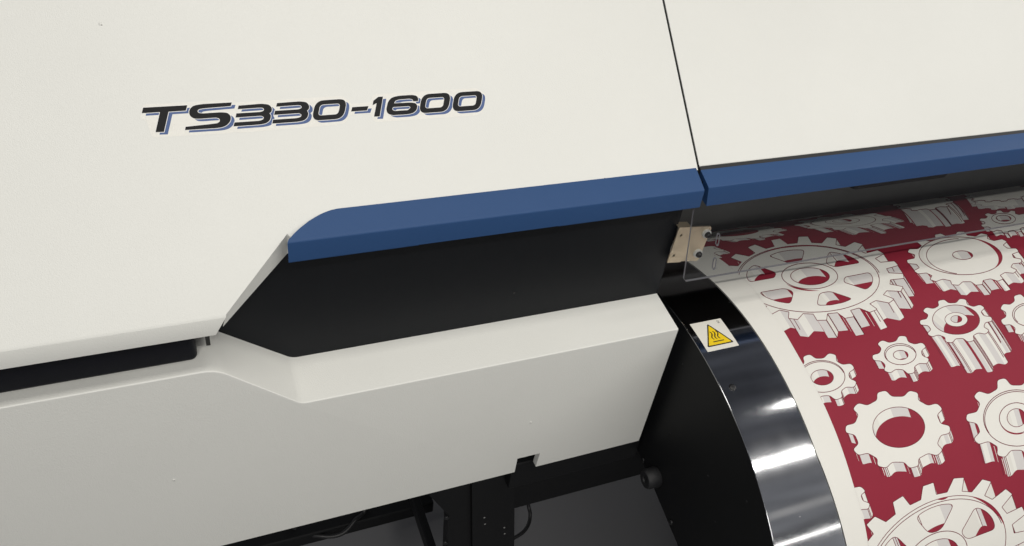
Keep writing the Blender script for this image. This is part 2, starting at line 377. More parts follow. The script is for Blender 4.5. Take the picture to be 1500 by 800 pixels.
# ---- lower fascia: front sheet with its folded top that steps down to the right
def fillet(P, r, seg=8): return round_poly(P, r, seg)
line = [(XL, -.6092)]
def arc_corner(p0, p, p1, r, seg=8):
    p0, p, p1 = Vector(p0), Vector(p), Vector(p1); A = p + (p0-p).normalized()*r; B = p + (p1-p).normalized()*r
    return [tuple(A*(1-k/seg)**2 + p*2*(k/seg)*(1-k/seg) + B*(k/seg)**2) for k in range(seg+1)]
line += arc_corner(line[0], (-.0105, -.6080), (.0705, -.6836), .014) + arc_corner((-.0105, -.6080), (.0715, -.6838), (.5632, -.6837), .007) + [(.5630, -.6837)]
rf = .0016
bm = bmesh.new()
outline = line[:] + [(.5612, -.9160), (.3905, -.9163), (.3925, -.8862), (.3580, -.8860), (.3575, -.9165), (.3560, -.9165), (XL, -.9165)]
nl = len(line)
front = [bm.verts.new((x, 0, z - (rf if i < nl else 0))) for i, (x, z) in enumerate(outline)]
bm.faces.new(front)
# bottom / end returns
for i in range(nl-1, len(outline)):
    j = (i+1) % len(outline)
    if j == 0: break
    dep = .010
    a, b = front[i], front[j]
    c = bm.verts.new(b.co + Vector((0, dep, 0))); d = bm.verts.new(a.co + Vector((0, dep, 0))); bm.faces.new((a, b, c, d))
def rise(x): return .0004 + .0086*max(0, min(1, x/.0705)) if x < .0705 else .009
prev = front[:nl]
for k in range(1, 6):
    a = k/5*PI/2
    cur = [bm.verts.new((x, rf*(1-math.cos(a)), z - rf + rf*math.sin(a))) for x, z in line]
    for i in range(nl-1): bm.faces.new((prev[i], prev[i+1], cur[i+1], cur[i]))
    prev = cur
cur = [bm.verts.new((x, .0634, z + rise(x))) for x, z in line]
for i in range(nl-1): bm.faces.new((prev[i], prev[i+1], cur[i+1], cur[i]))
prev = cur
bmesh.ops.remove_doubles(bm, verts=bm.verts, dist=1e-6)
fascia = obj('lower_fascia', bm, 'white', printer, 'lower white front panel whose folded top edge steps down to the right', smooth=25)
for x, z in ((-.072, -.768), (.367, -.811)):
    pimple(fascia, (x, 0, z), (0, -1, 0), .0019, 'white'); pimple(fascia, (x+.0004, -.0004, z-.0004), (0, -1, 0), .0009, 'void', 'nub_or_dimple_shade')  # grey spot paints the shaded side of each dimple

# ---- dark channel under the cover lip
bm = nbox(XL, -.0255, .0168, .06, -.6082, -.545, bev=.0065, seg=6)
for v in bm.verts: v.co.y += (v.co.x + .0255)*.006
obj('drip_channel', bm, 'channel', printer, 'long dark channel under the cover lip', smooth=40)
obj('channel_bracket', nbox(-.0160, -.0118, .029, .05, -.6005, -.560), 'mark', printer)
obj('lip_backing', nbox(XL, -.010, .018, .062, -.556, -.5465), 'inner', printer)

# ---- round print path: side plate, steel guide, platen
CY, CZ, RR = .03, -1.107, .42
def cylp(x, s, h=0, R=RR):
    """x, s in mm along the unrolled surface -> point; straight drop after 72 degrees"""
    th = s/1000/RR; lim = math.radians(72); d = 0
    if th > lim: d = (th-lim)*RR; th = lim
    r = R + h
    return Vector((x/1000, CY - r*math.sin(th) - d*math.cos(th), CZ + r*math.cos(th) - d*math.sin(th)))
SB, SF, BIN = -432, 765, 9                                     # the cloth is facetted every 9 mm, so that flat ink follows it exactly
def chord(x, s, h=0):
    k = math.floor(s/BIN + 1e-6); t = s/BIN - k
    return cylp(x, k*BIN, h).lerp(cylp(x, (k+1)*BIN, h), t)
bm = bmesh.new()
arc = [cylp(578, s, -.0004) for s in range(-320, 530, 8)]
pts = [(p.x, p.y, p.z) for p in arc] + [(.578, cylp(0, 528).y, -1.20), (.578, -.34, -1.068), (.578, -.0364, -.9755), (.578, .02, -.9585), (.578, .33, -.93)]
prism(bm, pts, (.0035, 0, 0))
plate = obj('side_plate', bm, 'plate', printer, 'black side plate with a curved upper edge')
for y, z in ((-.0387, -.8588), (-.1298, -.8393), (-.0139, -.7399), (-.172, -.885), (-.20, -.80)):
    pimple(plate, (.578, y, z), (-1, 0, 0), .0013, 'screw', 'rivet', .0006)
for y, z in ((-.0052, -.9628), (-.1035, -.9869)):
    socket_screw('screw', plate, (.578, y, z), (-1, 0, 0), .0042, .0022)
bm = bmesh.new()
cyl(bm, (.578, -.0445, -.9530), (.5565, -.0445, -.9530), .0150, rings=[(0, .0150), (.12, .0158), (.85, .0152), (1, .0128), (1.001, .006), (.85, .005)], n=36)
o = obj('rubber_bumper', bm, 'rubber', plate, 'round black rubber bumper', smooth=35)
bm = bmesh.new(); cyl(bm, (.562, -.0445, -.9530), (.5585, -.0445, -.9530), .0038, n=16); 
obj('bumper_screw', bm, 'screw', plate)

def sheet(bm, x0, x1, s0, s1, h, step=8, mi=0, th=0, xfn=None):
    S = []; s = s0
    while s < s1: S.append(s); s += step
    S.append(s1)
    R = [[bm.verts.new(cylp(xfn(s) if xfn else x0, s, h)), bm.verts.new(cylp(x1, s, h))] for s in S]
    for a, b in zip(R, R[1:]): bm.faces.new((a[0], a[1], b[1], b[0])).material_index = mi
    if th:
        Q = [[bm.verts.new(cylp(xfn(s) if xfn else x0, s, h-th)), bm.verts.new(cylp(x1, s, h-th))] for s in S]
        for a, b in zip(Q, Q[1:]): bm.faces.new((a[0], b[0], b[1], a[1])).material_index = mi
        for k in range(len(S)-1):
            bm.faces.new((R[k][0], R[k+1][0], Q[k+1][0], Q[k][0])).material_index = mi
            bm.faces.new((R[k][1], Q[k][1], Q[k+1][1], R[k+1][1])).material_index = mi
        bm.faces.new((R[0][0], Q[0][0], Q[0][1], R[0][1])); bm.faces.new((R[-1][0], R[-1][1], Q[-1][1], Q[-1][0]))
bm = bmesh.new(); sheet(bm, 577.7, 735, SB, SF, 0, 6, th=.0012)
guide = obj('steel_guide', bm, 'steel', printer, 'curved polished steel strip beside the fabric', smooth=30)
bm = bmesh.new(); Q = []
for s_ in range(SB, SF, 6): Q.append([bm.verts.new(cylp(x, s_, h)) for x, h in ((577.65, .00003), (577.3, -.0001), (577.05, -.0005), (577.05, -.0011))])
for a_, b_ in zip(Q, Q[1:]):
    for i in range(3): bm.faces.new((a_[i], a_[i+1], b_[i+1], b_[i]))
obj('rounded_edge', bm, 'steel', guide, smooth=60)
bm = bmesh.new(); sheet(bm, 735.5, 2330, SB, SF, -.0004, 8, th=.003)
obj('platen', bm, 'inner', printer, smooth=30)
p = cylp(593.7, 126.8); n = (p - Vector((p.x, CY, CZ))).normalized()
socket_screw('screw', guide, p, n, .0047, .0018)

# warning label on the guide
def lab(u, v, h): # u right, v towards viewer, mm from the label centre
    return cylp(611.3 + u + .0*v, 46.8 + v, h)
def strip_fill(bm, P, fn, h):
    """fill a convex-ish polygon in rows so that it follows the curve"""
    b2 = bmesh.new(); fill(b2, [P] if isinstance(P[0][0], (int, float)) else P, lambda x, y: (x, y, 0))
    for k in range(-7, 8): bmesh.ops.bisect_plane(b2, geom=b2.verts[:] + b2.edges[:] + b2.faces[:], plane_co=(0, k*4, 0), plane_no=(0, 1, 0))
    mp = {v: bm.verts.new(fn(v.co.x, v.co.y, h)) for v in b2.verts}
    for f in b2.faces: bm.faces.new([mp[v] for v in f.verts])
    b2.free()
UPN = (0, -.1, 1)
bm = bmesh.new(); strip_fill(bm, round_poly([(-25, -24.5), (25, -24.5), (25, 24.5), (-25, 24.5)], 1), lab, .0001); fix_up(bm, UPN)
wl = obj('warning_label', bm, 'sticker', guide, 'square white sticker with a yellow hot surface triangle', recalc=False)
bm = bmesh.new(); tri = [(0, -19.6), (21.2, 17.8), (-21.4, 17.8)]
strip_fill(bm, round_poly(tri, 3, 4), lab, .00016); fix_up(bm, UPN)
# (sub-sub parts are merged with the sticker's level: printer > steel_guide > ...)
obj('warning_triangle_border', bm, 'mark', guide, recalc=False)
bm = bmesh.new(); strip_fill(bm, round_poly([(0, -15.9), (18.0, 16.0), (-18.2, 16.0)], 1.5, 4), lab, .00022); fix_up(bm, UPN)
obj('warning_triangle', bm, 'yellow', guide, recalc=False)
bm = bmesh.new()
def wave(cx, w=1.7):
    L, R = [], []
    for k in range(17):
        t = k/16; y = -5.6 + 13.4*t; x = cx + 1.7*math.sin(t*2*PI); dx = 1.7*2*PI*math.cos(t*2*PI)/13.4
        q = 1/math.sqrt(1+dx*dx); ww = w*.5*(.75+.25*math.sin(t*PI)); L.append((x-ww*q, y+ww*dx*q)); R.append((x+ww*q, y-ww*dx*q))
    return L + R[::-1]
for cx in (-4.7, 0, 4.7): strip_fill(bm, wave(cx), lab, .00028)
strip_fill(bm, [(-8.4, 10.6), (8.4, 10.6), (8.4, 12.1), (-8.4, 12.1)], lab, .00028)
# tiny '25' in the corner, reading sideways
seg = {'2': [((0, 0), (1, 0)), ((1, 0), (1, 1)), ((1, 1), (0, 1)), ((0, 1), (0, 2)), ((0, 2), (1, 2))], '5': [((1, 0), (0, 0)), ((0, 0), (0, 1)), ((0, 1), (1, 1)), ((1, 1), (1, 2)), ((1, 2), (0, 2))]}
for ch, oy in (('2', 0), ('5', 2.6)):
    for a, b in seg[ch]:
        A = Vector((19.2 - a[1]*1.35, -21.4 + oy + a[0]*1.5)); B = Vector((19.2 - b[1]*1.35, -21.4 + oy + b[0]*1.5)); d = (B-A).normalized()*.22; q = Vector((-d.y, d.x))
        strip_fill(bm, [tuple(A-d+q), tuple(B+d+q), tuple(B+d-q), tuple(A-d-q)], lab, .00020)
fix_up(bm, UPN); obj('warning_symbol', bm, 'mark', guide, 'black steam waves over a bar, with a small 25 in the corner', recalc=False)

# ---- acrylic shield
ta = math.atan2(.0229, .0955)
def ac(x, d, h=0):                                            # d = distance down the sheet from z=-.50
    return Vector((x, .0522 - d*math.sin(ta) - h*math.cos(ta), -.50 - d*math.cos(ta) - h*math.sin(ta)))
bm = bmesh.new()
def slot(cx, cd, L=.0165, w=.0046):
    P = []
    for k in range(9): a = PI + k/8*PI; P.append((cx + w/2*math.cos(a), cd - L/2 + w/2 + w/2*math.sin(a)))
    for k in range(9): a = k/8*PI; P.append((cx + w/2*math.cos(a), cd + L/2 - w/2 + w/2*math.sin(a)))
    return P
DB = .1223
outer = [(.5641, -.012), (.5641, DB-.004), (.5641+.004, DB), (2.30, DB+.004), (2.30, -.012)]
slots = [slot(.6086, .0690), slot(.6094, .1035)]
TH = .003
for h, flip in ((TH, 0), (0, 1)): fill(bm, [outer] + slots, lambda x, d: ac(x, d, h), 0)
for P in [outer] + slots:
    n = len(P)
    for i in range(n):
        a, b = P[i], P[(i+1) % n]
        bm.faces.new([bm.verts.new(q) for q in (ac(*a, TH), ac(*b, TH), ac(*b, 0), ac(*a, 0))]).material_index = 1
bmesh.ops.remove_doubles(bm, verts=bm.verts, dist=1e-6)
obj('acrylic_shield', bm, ['acrylic', 'acrylic_edge'], printer, 'clear acrylic shield hanging below the blue bar')

# ---- zinc bracket behind the shield
bm = bmesh.new(); YB = .0565
P = round_poly([(.5605, -.5570), (.6100, -.5625), (.6128, -.5660), (.6090, -.6165), (.6060, -.6195), (.5810, -.6155), (.5795, -.6170), (.5585, -.6145)], [.001, .001, .002, .002, .001, .001, .001, .001], 3)
holes = [[(.5673 + .0019*math.cos(a*PI/6), -.5705 + .0022*math.sin(a*PI/6)) for a in range(12)], [(.5655 + .0019*math.cos(a*PI/6), -.6035 + .0022*math.sin(a*PI/6)) for a in range(12)]]
fill(bm, [P] + holes, lambda x, z: (x, YB, z)); fill(bm, [P] + holes, lambda x, z: (x, YB+.0018, z))
for Q in [P] + holes:
    for i in range(len(Q)):
        a, b = Q[i], Q[(i+1) % len(Q)]
        bm.faces.new([bm.verts.new(q) for q in ((a[0], YB, a[1]), (b[0], YB, b[1]), (b[0], YB+.0018, b[1]), (a[0], YB+.0018, a[1]))])
bmesh.ops.remove_doubles(bm, verts=bm.verts, dist=1e-6)
prism(bm, [(.5605, YB+.0018, -.5570), (.5800, YB+.0018, -.5592), (.5800, YB+.012, -.5590), (.5605, YB+.012, -.5568)], (0, 0, -.0012))
br = obj('shield_bracket', bm, 'zinc', printer, 'pale zinc plate bracket holding the shield')
for x, z in ((.6060, -.5725), (.6025, -.6045)):
    bm = bmesh.new(); cyl(bm, (x, YB, z), (x, YB-.0035, z), .0062, n=28); obj('washer', bm, 'washer', br, smooth=40)
    bm = bmesh.new(); cyl(bm, (x, YB-.0035, z), (x, YB-.0080, z), .0044, rings=[(0, .0044), (.6, .0042), (1, .0026), (1.001, .0016), (.6, .0014)], n=24)
    obj('screw', bm, 'screw', br, smooth=40)
for x, z in ((.5673, -.5705), (.5655, -.6035)):
    bm = bmesh.new(); cyl(bm, (x, YB+.0017, z), (x, YB+.005, z), .0023, n=12); obj('hole_backing', bm, 'inner', br)

# ---- inside of the print zone
obj('rear_wall', nbox(.5640, 2.33, .345, .36, -1.3, -.14), 'dim_wall', printer)
obj('carriage_rail', nbox(.5640, 2.33, .250, .300, -.640, -.56, bev=.004), 'dim_wall', printer)
obj('underside_cover', nbox(.5640, 2.33, .060, .34, -.505, -.500), 'inner', printer)
obj('ink_carriage', nbox(1.02, 1.24, .20, .234, -.655, -.56, bev=.008), 'inner', printer)
obj('end_housing', nbox(2.325, 2.9, .0, 1.05, -1.2, -.3, bev=.01), 'white', printer)
bm = bmesh.new(); tube(bm, smooth_path([(1.50, .2, -.56), (1.495, .19, -.60), (1.47, .185, -.64), (1.46, .18, -.70)]), .0022, 8); obj('cable', bm, 'cablem', printer)

# ---- machine frame under the fascia
bm = nbox(.36, .70, .052, .056, -1.0975, -.90); obj('frame_panel', bm, 'plate', printer)
obj('frame_beam', nbox(.36, .576, .012, .050, -.975, -.918, bev=.002), 'plate', printer)
bm = bmesh.new()   # leaning leg
def lg(x, z, y=.03): return (x, y, z)
prism(bm, [lg(.302, -.90), lg(.368, -.90), lg(.4030, -1.175), lg(.4220, -1.495), lg(.3560, -1.495), lg(.3290, -1.175)], (0, .05, 0))
bevel(bm, .0015, 2); leg = obj('support_leg', bm, 'plate', printer, 'black leaning leg under the lower fascia')
for u, (x, y, z) in enumerate(((.338, .03, -1.064), (.341, .03, -1.083), (.377, .03, -1.109), (.380, .03, -1.128))):
    pimple(leg, (x, y, z), (0, -1, 0), .0017, 'dim_wall', 'rivet', .0008)
bm = bmesh.new(); prism(bm, [(.262, .036, -.90), (.3015, .036, -.90), (.3285, .036, -1.175), (.3555, .036, -1.495), (.300, .036, -1.495), (.2790, .036, -1.04), (.235, .036, -.955), (.232, .036, -.90)], (0, .02, 0))
br2 = obj('leg_gusset', bm, 'plate', printer)
for x, z in ((.2765, -1.045), (.2795, -1.115)):
    socket_screw('screw', br2, (x, .036, z), (0, -1, 0), .0042, .003)
bm = nbox(.272, .286, -.18, .30, -1.235, -1.205, bev=.002); obj('foot_rail', bm, 'plate', printer)
bm = nbox(-.62, .33, .225, .262, -1.325, -1.295, bev=.003); obj('cross_rail', bm, 'plate', printer)
obj('foot_rail', nbox(-.60, -.57, -.18, .8, -1.495, -1.45), 'plate', printer)
obj('cross_rail', nbox(.20, .33, .10, .14, -1.36, -1.33, bev=.002), 'plate', printer)

# ---- loose cables below
def cable(pts, r, label):
    bm = bmesh.new(); tube(bm, smooth_path(pts, 8), r, 10); o = obj('cable', bm, 'cablem', smooth=60)
    o['label'] = label; o['category'] = 'cable'
cable([(.00, .40, -1.0), (.040, .28, -1.20), (.071, .248, -1.295), (.115, .222, -1.303), (.151, .214, -1.30), (.179, .228, -1.29), (.207, .252, -1.28), (.24, .30, -1.1), (.25, .33, -.95)], .0042, 'black cable sagging in a loop left of the printer leg')
cable([(.492, .20, -1.10), (.500, .173, -1.27), (.500, .150, -1.30), (.484, .128, -1.305), (.456, .116, -1.305), (.40, .11, -1.31), (.36, .12, -1.4)], .0036, 'black cable curving out on the right of the printer leg')

# ------------------------------------------------------------------ printed fabric
fabric = thing('printed_fabric', 'white fabric printed with gears on crimson, running over the curved steel guide', 'fabric', (1.4, -.1, 0))
HF = .0012
def fx(s): return 673 + max(0, s-235)*.085 if s > 235 else 672.5
bm = bmesh.new(); sheet(bm, 0, 2255, SB, SF, HF, BIN, th=.0004, xfn=fx)
obj('cloth', bm, 'paper', fabric, 'unprinted white margin of the fabric', smooth=30)

# the artwork is laid out on the unrolled cloth (mm); gears were surveyed along the photographed rays
def art(u, v):
    d = RM @ Vector((u-750, -(v-400), -F)); R = RR + HF; o = CAM
    oy, oz = o.y-CY, o.z-CZ
    a = d.y*d.y + d.z*d.z; b = 2*(oy*d.y + oz*d.z); c = oy*oy + oz*oz - R*R
    t = (-b - math.sqrt(max(0, b*b-4*a*c)))/(2*a); p = o + d*t
    return (p.x*1000, math.atan2(-(p.y-CY), p.z-CZ)*RR*1000)
LAY = {}                                                      # layer -> list of (poly list, material)
class Art:
    def __init__(s): s.items = []
    def poly(s, P, m, h):
        s.items.append(([[art(*p) for p in Q] for Q in P], m, h))
    def stroke(s, P, w, m, h, closed=True):
        n = len(P); rng = range(n if closed else n-1)
        for i in rng:
            a = Vector(P[i]); b = Vector(P[(i+1) % n]); d = b-a
            if d.length < 1e-3: continue
            d.normalize(); q = Vector((-d.y, d.x))*w/2; e = d*w*.35
            s.poly([[tuple(a-e+q), tuple(b+e+q), tuple(b+e-q), tuple(a-e-q)]], m, h)
def ell(c, A, B, n=48, a0=0, a1=360):
    return [(c[0] + A[0]*math.cos(t) + B[0]*math.sin(t), c[1] + A[1]*math.cos(t) + B[1]*math.sin(t)) for t in [math.radians(a0 + (a1-a0)*k/n) for k in range(n if a1-a0 == 360 else n+1)]]
def gear_outline(c, A, B, N, phase, rr, wt, wr, rnd):
    P = []; step = 360/N
    for k in range(N):
        t = phase + k*step
        for r_, da in ((rr, -wr), (1, -wt), (1, wt), (rr, wr)):
            a = math.radians(t + da*step); P.append((r_*math.cos(a), r_*math.sin(a)))
    Q = [(c[0] + A[0]*x + B[0]*y, c[1] + A[1]*x + B[1]*y) for x, y in P]
    return round_poly(Q, rnd, 3) if rnd else Q
def tone(nx, ny):
    a = math.degrees(math.atan2(ny, nx))                      # 0 right, 90 down the picture
    if 104 < a < 180: return None
    if a > 74: return 'g2'
    if a > 40: return 'paper'
    if a > 5: return 'g1'
    if a > -30: return 'g2'
    return 'g3'
LW = 1.35
def walls(A_, P, ext, h, inner=False, lw=LW):
    s = 1 if area(P) > 0 else -1
    if inner: s = -s
    E = []
    n = len(P)
    for i in range(n):
        a = Vector(P[i]); b = Vector(P[(i+1) % n]); d = b-a
        if d.length < 1e-3: continue
        nrm = Vector((d.y, -d.x)).normalized()*s
        if nrm.dot(ext) > .02: E.append(((a+b).dot(ext)*(-1 if inner else 1), a, b, nrm))
    E.sort(key=lambda e: e[0]); hh = h
    for _, a, b, nrm in E:
        t = tone(nrm.x, nrm.y); hh += .0000006
        e = Vector(ext)
        A_.poly([[tuple(a), tuple(b), tuple(b+e), tuple(a+e)]], t or 'red', hh)
        if t is None and (b-a).length > 3 and not inner:       # a lit sliver inside the dark flank
            q = a.lerp(b, .5); w = (b-a).normalized()*.55
            A_.poly([[tuple(q-w+e*.12), tuple(q+w+e*.12), tuple(q+w*.6+e*.92), tuple(q-w*.6+e*.92)]], 'paper', hh+.0000003)
    # arris lines where the direction turns
    for i in range(len(E)):
        for j in range(len(E)):
            if i != j and (E[i][2]-E[j][1]).length < 1e-3 and E[i][3].dot(E[j][3]) < .93:
                p = E[i][2]; A_.stroke([tuple(p), tuple(p+Vector(ext))], lw*.7, 'ink_line', hh+.000001, closed=False)
    return hh + .00001
def gear(c, A, B, N, phase, rr=.82, wt=.15, wr=.30, rnd=3, ext=(5, 13), holes=(), lw=LW, art_=None, h0=.00006, hext=None):
    """an extruded gear drawing: walls, outline, face with openings"""
    a_ = art_ or Art(); ext = Vector(ext)
    O = gear_outline(c, A, B, N, phase, rr, wt, wr, rnd)
    h = walls(a_, O, ext, h0)
    a_.poly([O], 'red', h)                                    # ground seen through the openings
    hb = h + .000004
    for H in holes: h = max(h, walls(a_, H, Vector(hext) if hext else ext, hb, inner=True))
    h = h + .00002
    a_.poly([grow(O, lw*.7)] + [grow(H, lw*.7, True) for H in holes], 'ink_line', h-.00001)
    a_.poly([O] + list(holes), 'paper', h)
    return a_, h
def rot(a, b, deg):
    """axis vectors of an ellipse with half axes a, b tilted by deg (picture plane, clockwise)"""
    t = math.radians(deg); return (a*math.cos(t), a*math.sin(t)), (-b*math.sin(t), b*math.cos(t))
PIECES = []
def add(a_, name='gear_print', reps=((0, 0),)): PIECES.append((a_, reps))
def crescent(a_, c, A, B, off, h, a0, a1, m='g1', lw=.9):
    O1 = ell(c, A, B, 30, a0, a1); O2 = [(x+off[0]*math.sin(PI*k/30), y+off[1]*math.sin(PI*k/30)) for k, (x, y) in enumerate(O1)]
    a_.poly([O1 + O2[::-1][1:-1]], m, h)
UP = ((0, 0), (24, -447)); BOTH = ((0, 0), (0, 432), (24, -447))
# G6 plain ring gear
A, B = rot(76.5, 58, 1); c = (1315, 629)
a_, h = gear(c, A, B, 10, -1, .83, .14, .27, 4, (5, 14), [ell((1316.5, 626), *rot(38.6, 30.2, 0), 56)]); add(a_, reps=UP)
# G1 big wheel with six windows
c = (1187, 405); A, B = rot(134, 61, 1.5)
def window(c, A, B, t, r0, r1, w0, w1, rnd):
    P = [(r0, t-w0), (r1*.97, t-w1), (r1, t-w1*.35), (r1, t+w1*.35), (r1*.97, t+w1), (r0, t+w0)]
    Q = [(c[0] + A[0]*r*math.cos(math.radians(g)) + B[0]*r*math.sin(math.radians(g)), c[1] + A[1]*r*math.cos(math.radians(g)) + B[1]*r*math.sin(math.radians(g))) for r, g in P]
    return round_poly(Q, rnd, 4)
H = [window((1186, 407), *rot(104, 47, 1.5), t, .49, .90, 10, 19, 6) for t in (4, 64, 126, 186, 246, 306)]
H.append(ell((1186.5, 405), *rot(29, 13, 1.5), 44))
c = (1190, 408)
a_, h = gear(c, A, B, 20, -78.5-18*3, .85, .16, .285, .8, (16, 26), H, hext=(11, 12.5))
a_.stroke(ell((1185, 409), *rot(103, 48.5, 1.5), 72), 1.05, 'ink_line', h+.00001)
a_.stroke(ell((1185, 409.6), *rot(106, 50, 1.5), 60, 150, 345), 1.05, 'ink_line', h+.00001, closed=False)
a_.stroke(ell((1186, 404.5), *rot(41, 19, 1.5), 52), 1.05, 'ink_line', h+.00001)
crescent(a_, (1187, 406), *rot(41.5, 20.5, 1.5), (0, -2.2), h+.000012, 70, 150, 'red')
crescent(a_, (1185, 409), *rot(105, 49.6, 1.5), (0, 2.0), h+.000012, 225, 290, 'red')
add(a_, reps=((0, 0), (24, -447)))
# G8 the same wheel lower down, where the cloth faces the lens
KA, KB = Vector((-87.7, -70.4)), Vector((114.7, -113.0))
sc_ = lambda k: (tuple(KA*k), tuple(KB*k))
RC = (1371, 820.2)
H = [window(RC, *sc_(1), t, .335, .640, 11, 19, 10) for t in (36, 96, 156, 216, 276, 336)] + [ell(RC, *sc_(.237), 48)]
a_, h = gear((1363, 833.2), *sc_(1), 20, 0, .85, .165, .285, 1.2, (10, 30), H, hext=(10, 26))
a_.stroke(ell(RC, *sc_(.708), 84), 1.0, 'ink_line', h+.00001)
a_.stroke(ell((RC[0]+.6, RC[1]+2.6), *sc_(.690), 60, -60, 110), 1.05, 'ink_line', h+.00001, closed=False)
a_.stroke(ell(RC, *sc_(.318), 56), 1.15, 'ink_line', h+.00001)
crescent(a_, RC, *sc_(.708), (-2.6, 3.4), h+.000012, 66, 118, 'red')
crescent(a_, RC, *sc_(.708), (.5, 3.0), h+.000012, 38, 48, 'red')
crescent(a_, RC, *sc_(.322), (0, -5), h+.000012, -130, -60, 'red')
add(a_, reps=((0, 0),))
# G2 dished disc
c = (1412, 379); A, B = rot(84, 39, 1.5)
a_, h = gear(c, A, B, 15, -142, .86, .14, .29, 1.5, (12, 15), [ell((1410, 374), *rot(15.4, 6.8, 3), 36)])
a_.stroke(ell((1407, 375), *rot(61, 27.5, 3), 60), 1.05, 'ink_line', h+.00001)
a_.stroke(ell((1412, 376), *rot(55, 26, 3), 40, 100, 260), .95, 'ink_line', h+.00001, closed=False)
crescent(a_, (1407, 375), *rot(61, 27.5, 3), (-6, 1.2), h+.000012, -75, 40, 'red')
crescent(a_, (1407, 375), *rot(61, 27.5, 3), (6, -1.2), h+.000009, 110, 245, 'g1')
add(a_, reps=BOTH)
# G3 long pinion with sunken hub
c = (1400.2, 470); A, B = rot(53, 32.4, 2)
a_, h = gear(c, A, B, 10, -8, .80, .15, .28, 3, (29, 45), [ell((1400.4, 468.5), *rot(35, 22, 2), 48)], hext=(17, 15))
hh = h + .00002
a_.poly([ell((1400.6, 468.3), *rot(17, 10.6, 2), 36)], 'ink_line', hh-.00001)
a_.poly([ell((1400.6, 468.3), *rot(16.2, 9.9, 2), 36)], 'paper', hh)
a_.poly([ell((1400.8, 467.6), *rot(8.6, 5.6, 2), 28)], 'ink_line', hh+.00001); a_.poly([ell((1400.8, 467.6), *rot(7.9, 4.9, 2), 28)], 'g2', hh+.00002)
crescent(a_, (1400.8, 467.6), *rot(7.9, 4.9, 2), (-6, 0), hh+.00003, -80, 85, 'red')
add(a_, reps=UP)
# G4 small seven-tooth gear
c = (1319.5, 520.5); A, B = rot(42, 28.2, 2)
a_, h = gear(c, A, B, 7, 15, .74, .15, .28, 4, (6, 12), [ell((1319.3, 520.2), *rot(11.4, 7.2, 2), 32)])
a_.stroke(ell((1318.6, 519), *rot(23.2, 15.4, 2), 44), 1.05, 'ink_line', h+.00001)
a_.stroke(ell((1319.4, 520.4), *rot(22.3, 14.4, 2), 30, 150, 340), .95, 'ink_line', h+.00001, closed=False); add(a_, reps=UP)
# G5 gear cut by the print edge
c = (1205, 552.5); A, B = rot(50.5, 35.5, 2)
a_, h = gear(c, A, B, 8, 15, .77, .15, .29, 4, (4, 10), [ell((1204.3, 553), *rot(17, 11.8, 2), 36)])
a_.stroke(ell((1204, 551.5), *rot(33.6, 23.3, 2), 48), 1.05, 'ink_line', h+.00001)
a_.stroke(ell((1204.6, 552.6), *rot(32.6, 22.6, 2), 30, 170, 340), .95, 'ink_line', h+.00001, closed=False); add(a_, reps=UP)
# G7 gear with raised ring
c = (1489, 612); A, B = rot(73.5, 59.5, 0)
a_, h = gear(c, A, B, 10, 0, .80, .13, .27, 4, (8, 29), [ell((1489, 612), *rot(14.4, 13.8, 0), 36)])
a_.stroke(ell((1489, 612.4), *rot(48.5, 41.2, 0), 56), 1.15, 'ink_line', h+.00001)
a_.stroke(ell((1489.6, 614.0), *rot(47.3, 40.3, 0), 40, 150, 340), 1.05, 'ink_line', h+.00001, closed=False)
a_.stroke(ell((1489, 612.5), *rot(25.3, 22.4, 0), 44), 1.15, 'ink_line', h+.00001)
crescent(a_, (1489, 612.5), *rot(25.6, 24.2, 0), (0, -2.6), h+.000012, 60, 150, 'red'); add(a_, reps=UP)
# G9 gear leaving the frame on the right
c = (1507, 461); A, B = rot(43, 31, 2)
a_, h = gear(c, A, B, 8, 20, .78, .16, .29, 3, (6, 11), [])
a_.stroke(ell((1507, 461), *rot(24, 17, 2), 44), 1.05, 'ink_line', h+.00001)
a_.stroke(ell((1508.5, 462), *rot(23, 16, 2), 30, 140, 330), 1.05, 'ink_line', h+.00001, closed=False); add(a_, reps=UP)
# G12 small gear near the far right
c = (1473, 325); A, B = rot(38, 16.5, 1)
a_, h = gear(c, A, B, 11, -8, .80, .15, .28, 1.5, (5, 7), [ell((1470, 320), *rot(11.5, 5, 3), 30)])
a_.stroke(ell((1470, 320.5), *rot(17.5, 7.6, 3), 40), .95, 'ink_line', h+.00001); add(a_, reps=((0, 0), (0, 432)))
# G11 deep pinion in the shade, G13 wheel beyond it
c = (1352, 298); A, B = rot(44, 10, -3)
a_, h = gear(c, A, B, 10, 0, .82, .15, .28, 1, (24, 25), []); add(a_, reps=((0, 0),))
c = (1464, 284); A, B = rot(52, 11, -4)
a_, h = gear(c, A, B, 13, 0, .84, .15, .28, 1, (9, 12), []); add(a_, reps=((0, 0),))
# G14 gear whose teeth just reach the print edge
c = (1222, 735); A, B = rot(52, 34, 2)
a_, h = gear(c, A, B, 8, -37, .80, .15, .29, 3, (5, 14), []); add(a_, reps=UP)

